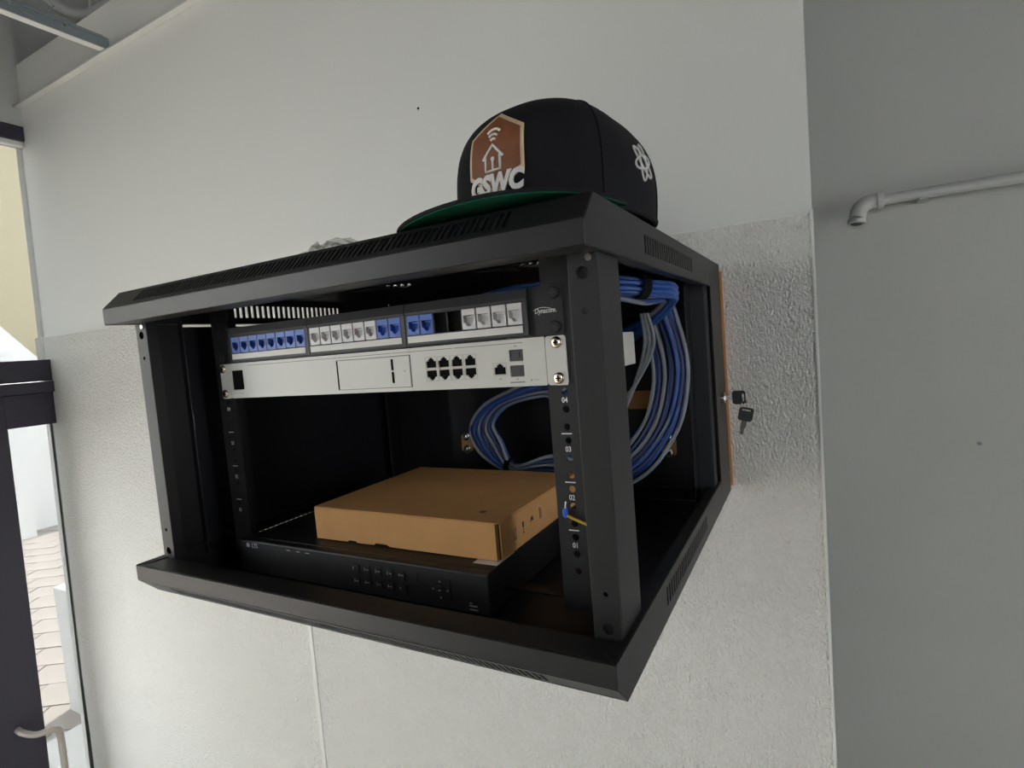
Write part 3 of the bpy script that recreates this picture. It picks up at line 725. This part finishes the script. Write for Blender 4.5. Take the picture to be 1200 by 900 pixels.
for i in range(14):
    spec.append('GNGNBNGBNGNGBN'[i])
for i, k in enumerate(spec):
    off = (-0.026 + 0.0074 * (i % 7)) + random.uniform(-0.001, 0.001)
    yo = (i // 7) * 0.0080 - 0.003 + random.uniform(-0.0015, 0.0015)
    xs = 0.38 + 0.0062 * i
    gx = 0.47 - 0.010 * (i % 7)
    mt, lb, gp = {'G': (GREYC, LG, 'grey cables in the coil'), 'B': (BLUEC, LB, 'blue cables in the coil'), 'N': (NAVYC, LN, 'navy cables in the coil')}[k]
    cable(loop(off, yo, xs, gx, random.uniform(-0.003, 0.003)), 0.0026, mt, lb, gp)
# blue bundle that crosses above, behind the patch panel
for i in range(12):
    a = 2 * math.pi * (i % 7) / 7; r = 0.0085 if i < 7 else 0.0035
    if i == 11: r = 0
    dy, dz = r * math.cos(a), 0.9 * r * math.sin(a)
    pts = [(0.36 + 0.012 * i, 0.112, 0.277), (0.44 + 0.005 * i, 0.155 + dy, 0.298 + dz * 0.8), (0.520, 0.235 + dy, 0.306 + dz), (0.555, 0.262 + dy, 0.3035 + dz), (0.577, 0.292 + dy, 0.2985 + dz), (0.591, 0.325 + dy * 1.2, 0.296 + dz),
           (0.582, 0.362 + dy, 0.290 + dz), (0.555, 0.392 + dy, 0.272 + dz), (0.52 - 0.004 * i, 0.410 + dy * 0.4, 0.245 + dz), (0.50 - 0.006 * i, 0.399, 0.232)]
    cable(pts, 0.0029, BLUEC, 'bright blue network cable in the tied bundle behind the patch panel', 'blue cables in the tied bundle')
def strap(c, ax, r, label):
    c = Vector(c); ax = Vector(ax).normalized(); u = ax.orthogonal().normalized(); v = ax.cross(u)
    m = MB(); n = 28; w = 0.005
    for k in range(n):
        a0, a1 = 2 * math.pi * k / n, 2 * math.pi * (k + 1) / n
        q = []
        for a in (a0, a1):
            d = u * math.cos(a) + v * math.sin(a)
            q += [c + d * r - ax * w, c + d * r + ax * w, c + d * (r + 0.0018) + ax * w, c + d * (r + 0.0018) - ax * w]
        m.add(q, [(0, 1, 5, 4), (1, 2, 6, 5), (2, 3, 7, 6), (3, 0, 4, 7)])
    tag(m.build('cable_strap', VELCRO, smooth=40), label, 'strap')
strap((0.566, 0.277, 0.301), (0.6, 0.75, -0.12), 0.0120, 'black hook-and-loop strap around the bright blue cable bundle')
strap((0.307, 0.4015, 0.052), (1.0, 0.0, 0.05), 0.0165, 'black hook-and-loop strap at the bottom of the cable coil')
# grey cables dropping diagonally beside the coil
for i in range(3):
    pts = [(0.545 - 0.004 * i, 0.375, 0.275), (0.548 - 0.006 * i, 0.388, 0.235), (0.530 - 0.004 * i, 0.385, 0.195 - 0.004 * i), (0.500, 0.383, 0.155 - 0.006 * i), (0.47, 0.385, 0.13), (0.44, 0.39, 0.10)]
    cable(pts, 0.0024, GREYC, 'thin grey cable hanging diagonally inside the coil', 'grey cables hanging across the coil')

# ground wire on the rail
t = thing('ground_wire', (0.540, 0.095, 0.083), 'yellow ground wire with a blue crimped end on the right rail', 'wire')
MB().tube(smoothpath([(0.5325, 0.0955, 0.091), (0.537, 0.0945, 0.0895), (0.545, 0.0945, 0.0865), (0.556, 0.096, 0.0825), (0.570, 0.102, 0.078)], 5), 0.0013, 8).build('wire', YELW, t, smooth=60)
MB().tube([(0.5330, 0.0955, 0.0885), (0.5322, 0.0955, 0.0905), (0.5322, 0.0955, 0.0945), (0.5326, 0.0955, 0.0970)], [0.0016, 0.0025, 0.0025, 0.0016], 12).build('sleeve', BLUET, t, smooth=60)
MB().tube([(0.5326, 0.0955, 0.0970), (0.5335, 0.0955, 0.1035)], [0.0011, 0.0009], 8).build('pin', CHROME, t, smooth=60)

# ------------------------------------------------------------------ baseball cap
ZT = H + CZ + T / 2
CX, CYc = 0.5225, 0.158
capo = thing('baseball_cap', (CX, CYc, ZT), 'black flat-brim cap with a brown hexagon badge on the cabinet top', 'cap')
HC = 0.1135
TURN = math.radians(-7.5)                            # the cap is turned a little towards the storefront
def turn(p):
    x, y = p.x - CX, p.y - CYc
    return Vector((CX + x * math.cos(TURN) - y * math.sin(TURN), CYc + x * math.sin(TURN) + y * math.cos(TURN), p.z))
def crown(phi, h, off=0.0):
    """phi = 0 is the front (-Y), +90deg is +X; h = height above the base"""
    t = max(0.0, min(1.0, h / HC))
    fr = max(0.0, math.cos(phi))                      # front panel stands upright, the back slopes
    p = 3.2 + 2.4 * fr ** 1.5
    k = (1 - t ** p) ** 0.5
    a = 0.101 if math.cos(phi) > 0 else 0.098
    b = 0.0840
    bulge = 1 + 0.03 * math.sin(math.pi * min(1, t * 1.1)) * (1 - fr)
    x = math.sin(phi) * b; y = -math.cos(phi) * a
    q = 1.0 / (abs(math.sin(phi)) ** 2.5 + abs(math.cos(phi)) ** 2.5) ** (1 / 2.5)
    x *= q * k * bulge; y *= q * k * bulge
    y += 0.006 * t * t                                # crown leans back a little
    n = Vector((math.sin(phi) / b, -math.cos(phi) / a, 0)).normalized()
    n = (n + Vector((0, 0, 0.9 * t ** 3))).normalized()
    return turn(Vector((CX + x, CYc + y, ZT + 0.004 + h)) + n * off)
NP, NT = 72, 26
hs = [HC * (1 - (1 - i / NT) ** 1.7) for i in range(NT + 1)]
m = MB(); vs = []; fs = []
for h in hs[:-1]:
    vs += [crown(2 * math.pi * k / NP, h) for k in range(NP)]
vs.append(crown(0, HC)); apex = len(vs) - 1
for i in range(NT - 1):
    for k in range(NP):
        fs.append((i * NP + k, i * NP + (k + 1) % NP, (i + 1) * NP + (k + 1) % NP, (i + 1) * NP + k))
for k in range(NP): fs.append(((NT - 1) * NP + k, (NT - 1) * NP + (k + 1) % NP, apex))
base_n = len(vs)
vs += [Vector((CX, CYc, ZT + 0.004)) + (crown(2 * math.pi * k / NP, 0) - Vector((CX, CYc, ZT + 0.004))) * 0.965 for k in range(NP)]
for k in range(NP): fs.append((k, base_n + k, base_n + (k + 1) % NP, (k + 1) % NP))
m.add(vs, fs)
cr_o = m.build('crown', FELT, capo, smooth=70)
for deg in (58, -58, 118, -118, 180):
    ph = math.radians(deg)
    MB().tube([crown(ph, h, 0.0003) for h in [HC * (1 - (1 - i / 24) ** 1.8) for i in range(24)]], 0.0010, 6).build('seam', FELT, cr_o, smooth=60)
m = MB(); top_p = crown(0, HC)
m.tube([top_p, top_p + Vector((0, 0, 0.003)), top_p + Vector((0, 0, 0.005))], [0.007, 0.0065, 0.003], 16); m.build('button', FELT, capo, smooth=60)
MB().tube([crown(2 * math.pi * k / 72, 0.0012, 0.0004) for k in range(72)], 0.0018, 6, closed=True).build('sweat_band', FELT, capo, smooth=60)
# brim
def turn_back(p):
    x, y = p.x - CX, p.y - CYc
    return Vector((CX + x * math.cos(TURN) + y * math.sin(TURN), CYc - x * math.sin(TURN) + y * math.cos(TURN), p.z))
def brimpt(s, q, dz):
    """s in -1..1 across, q 0 at the crown .. 1 at the outer edge"""
    phi = s * math.radians(70)
    inn = turn_back(crown(phi, 0.002))
    A = s * math.radians(90)
    ox = CX + (0.094 if s > 0 else -0.114) * abs(math.sin(A)) ** 0.9
    oy = CYc - 0.052 - 0.105 * abs(math.cos(A)) ** 0.60
    x = inn.x + (ox - inn.x) * q; y = inn.y + (oy - inn.y) * q
    lat = (x - CX) / 0.09
    z = ZT + 0.0075 - 0.0036 * lat * lat * q - 0.0005 * q + dz
    return turn(Vector((x, y, z)))
def brimmesh(d0, d1, nq=8, ns=40, qmax=1.0):
    m = MB(); vs = []; fs = []
    for d in (d0, d1):
        for j in range(nq + 1):
            for i in range(ns + 1): vs.append(brimpt(-1 + 2 * i / ns, qmax * j / nq, d))
    n1 = (nq + 1) * (ns + 1); w = ns + 1
    for l in (0, 1):
        for j in range(nq):
            for i in range(ns):
                a = l * n1 + j * w + i; fs.append((a, a + 1, a + w + 1, a + w))
    edge = [i for i in range(w)] + [j * w + ns for j in range(1, nq + 1)] + [nq * w + i for i in range(ns - 1, -1, -1)] + [j * w for j in range(nq - 1, 0, -1)]
    for a, b in zip(edge, edge[1:] + edge[:1]): fs.append((a, b, n1 + b, n1 + a))
    m.add(vs, fs); return m
br = brimmesh(0.0, 0.0026).build('brim', FELT, capo, smooth=50)
tag(brimmesh(-0.0010, -0.0001, qmax=0.975).build('brim_underside', GREEN, br, smooth=50), 'green cloth underside of the brim')
# badge
BC = 0.058                       # badge centre height on the crown
def onfront(u, v, off): return crown(u / 0.097, v - 0.004, off)
def hexa(r, sx=1.0): return [(r * sx * math.sin(math.radians(60 * i)), BC + r * math.cos(math.radians(60 * i))) for i in range(6)]
def fill(poly, off, name, mt, par, th=0.0012, n=10):
    """polygon fan subdivided and wrapped on the crown front, with thickness"""
    c = (sum(p[0] for p in poly) / len(poly), sum(p[1] for p in poly) / len(poly))
    ring = []
    for i in range(len(poly)):
        a, b = poly[i], poly[(i + 1) % len(poly)]
        for k in range(n): ring.append((a[0] + (b[0] - a[0]) * k / n, a[1] + (b[1] - a[1]) * k / n))
    m = MB(); vs = []; fs = []; N = len(ring); K = 6
    for j in range(K):
        q = 1 - j / K
        vs += [onfront(c[0] + (p[0] - c[0]) * q, c[1] + (p[1] - c[1]) * q, off + th) for p in ring]
    vs.append(onfront(c[0], c[1], off + th))
    for j in range(K - 1):
        for i in range(N): fs.append((j * N + i, j * N + (i + 1) % N, (j + 1) * N + (i + 1) % N, (j + 1) * N + i))
    for i in range(N): fs.append(((K - 1) * N + i, (K - 1) * N + (i + 1) % N, K * N))
    b0 = len(vs); vs += [onfront(p[0], p[1], off - 0.001) for p in ring]
    for i in range(N): fs.append((i, (i + 1) % N, b0 + (i + 1) % N, b0 + i))
    m.add(vs, fs); return m.build(name, mt, par, smooth=40)
badge = fill(hexa(0.0350, 1.04), 0.0004, 'badge', TAN, capo)
fill(hexa(0.0310, 1.04), 0.0018, 'badge_leather', BROWN, badge, th=0.0004)
def stroke(pts, r, closed=False):
    P = []
    n = len(pts)
    for i in range(n if closed else n - 1):
        a, b = pts[i], pts[(i + 1) % n]
        for k in range(4): P.append((a[0] + (b[0] - a[0]) * k / 4, a[1] + (b[1] - a[1]) * k / 4))
    if not closed: P.append(pts[-1])
    return MB().tube([onfront(u, v, 0.0024) for u, v in P], r, 6, closed=closed)
BH = BC + 0.0035
hx = -0.001
house = MB()
for seg, cl in (([(hx - 0.0115, BH - 0.0085), (hx, BH + 0.0025), (hx + 0.0115, BH - 0.0085)], False), ([(hx - 0.0082, BH - 0.0065), (hx - 0.0082, BH - 0.0185), (hx + 0.0082, BH - 0.0185), (hx + 0.0082, BH - 0.0065)], False),
                ([(hx, BH - 0.0095), (hx, BH - 0.0175)], False)):
    s = stroke(seg, 0.00115, cl); house.add(s.v, s.f)
s = stroke([(hx + 0.0011 * math.cos(a), BH - 0.0092 + 0.0011 * math.sin(a)) for a in [2 * math.pi * i / 8 for i in range(8)]], 0.0010, True); house.add(s.v, s.f)
house.build('house_symbol', THREAD, badge, smooth=60)
wf = MB()
for r in (0.0050, 0.0092, 0.0134):
    s = stroke([(hx + r * 0.9 * math.sin(a), BH + 0.0025 + r * math.cos(a)) for a in [math.radians(-38 + 76 * i / 6) for i in range(7)]], 0.00115); wf.add(s.v, s.f)
wf.build('signal_arcs', THREAD, badge, smooth=60)
vs2, fs2 = text2d('GSWC', 0.0215, bold=0.0012, shear=0.18, sx=1.0)
wd = max(v[0] for v in vs2) - min(v[0] for v in vs2); kx_ = 0.0600 / wd
m = MB(); N = len(vs2)
m.add([onfront(u * kx_, v + BC - 0.0272, 0.0030) for u, v in vs2], fs2)
tag(m.build('badge_lettering', THREAD, capo, normals=False, solid=0.0012), 'white raised letters reading GSWC')
# atom emblem on the side
def onside(u, v, off): return crown(math.pi / 2 + u / 0.088, v, off)
at = MB()
for a in (20, 80, 140):
    a = math.radians(a); pts = []
    for i in range(28):
        b = 2 * math.pi * i / 28; x, y = 0.0175 * math.cos(b), 0.0058 * math.sin(b)
        pts.append(onside(0.008 + x * math.cos(a) - y * math.sin(a), 0.0480 + x * math.sin(a) + y * math.cos(a), 0.0006))
    at.tube(pts, 0.00095, 6, closed=True)
tag(at.build('atom_emblem', THREAD, capo, smooth=60), 'white embroidered atom emblem')

# crumpled film on the cabinet top
m = MB(); nx, ny = 12, 8; vs = []; fs = []
for j in range(ny + 1):
    for i in range(nx + 1):
        u, v = i / nx, j / ny
        e = min(u, 1 - u, v, 1 - v)
        z = ZT + 0.001 + (0.030 * math.sin(math.pi * u) ** 0.6 * math.sin(math.pi * v) ** 0.5 + random.uniform(-0.007, 0.007)) * (0 if e == 0 else 1) + (random.uniform(0, 0.003) if e == 0 else 0)
        vs.append((0.205 + 0.115 * u + random.uniform(-0.004, 0.004), 0.085 + 0.07 * v + random.uniform(-0.004, 0.004), max(z, ZT + 0.0008)))
for j in range(ny):
    for i in range(nx):
        a = j * (nx + 1) + i; fs.append((a, a + 1, a + nx + 2, a + nx + 1))
m.add(vs, fs)
tag(m.build('plastic_film', FILM), 'crumpled clear plastic film lying on the cabinet top', 'plastic film')
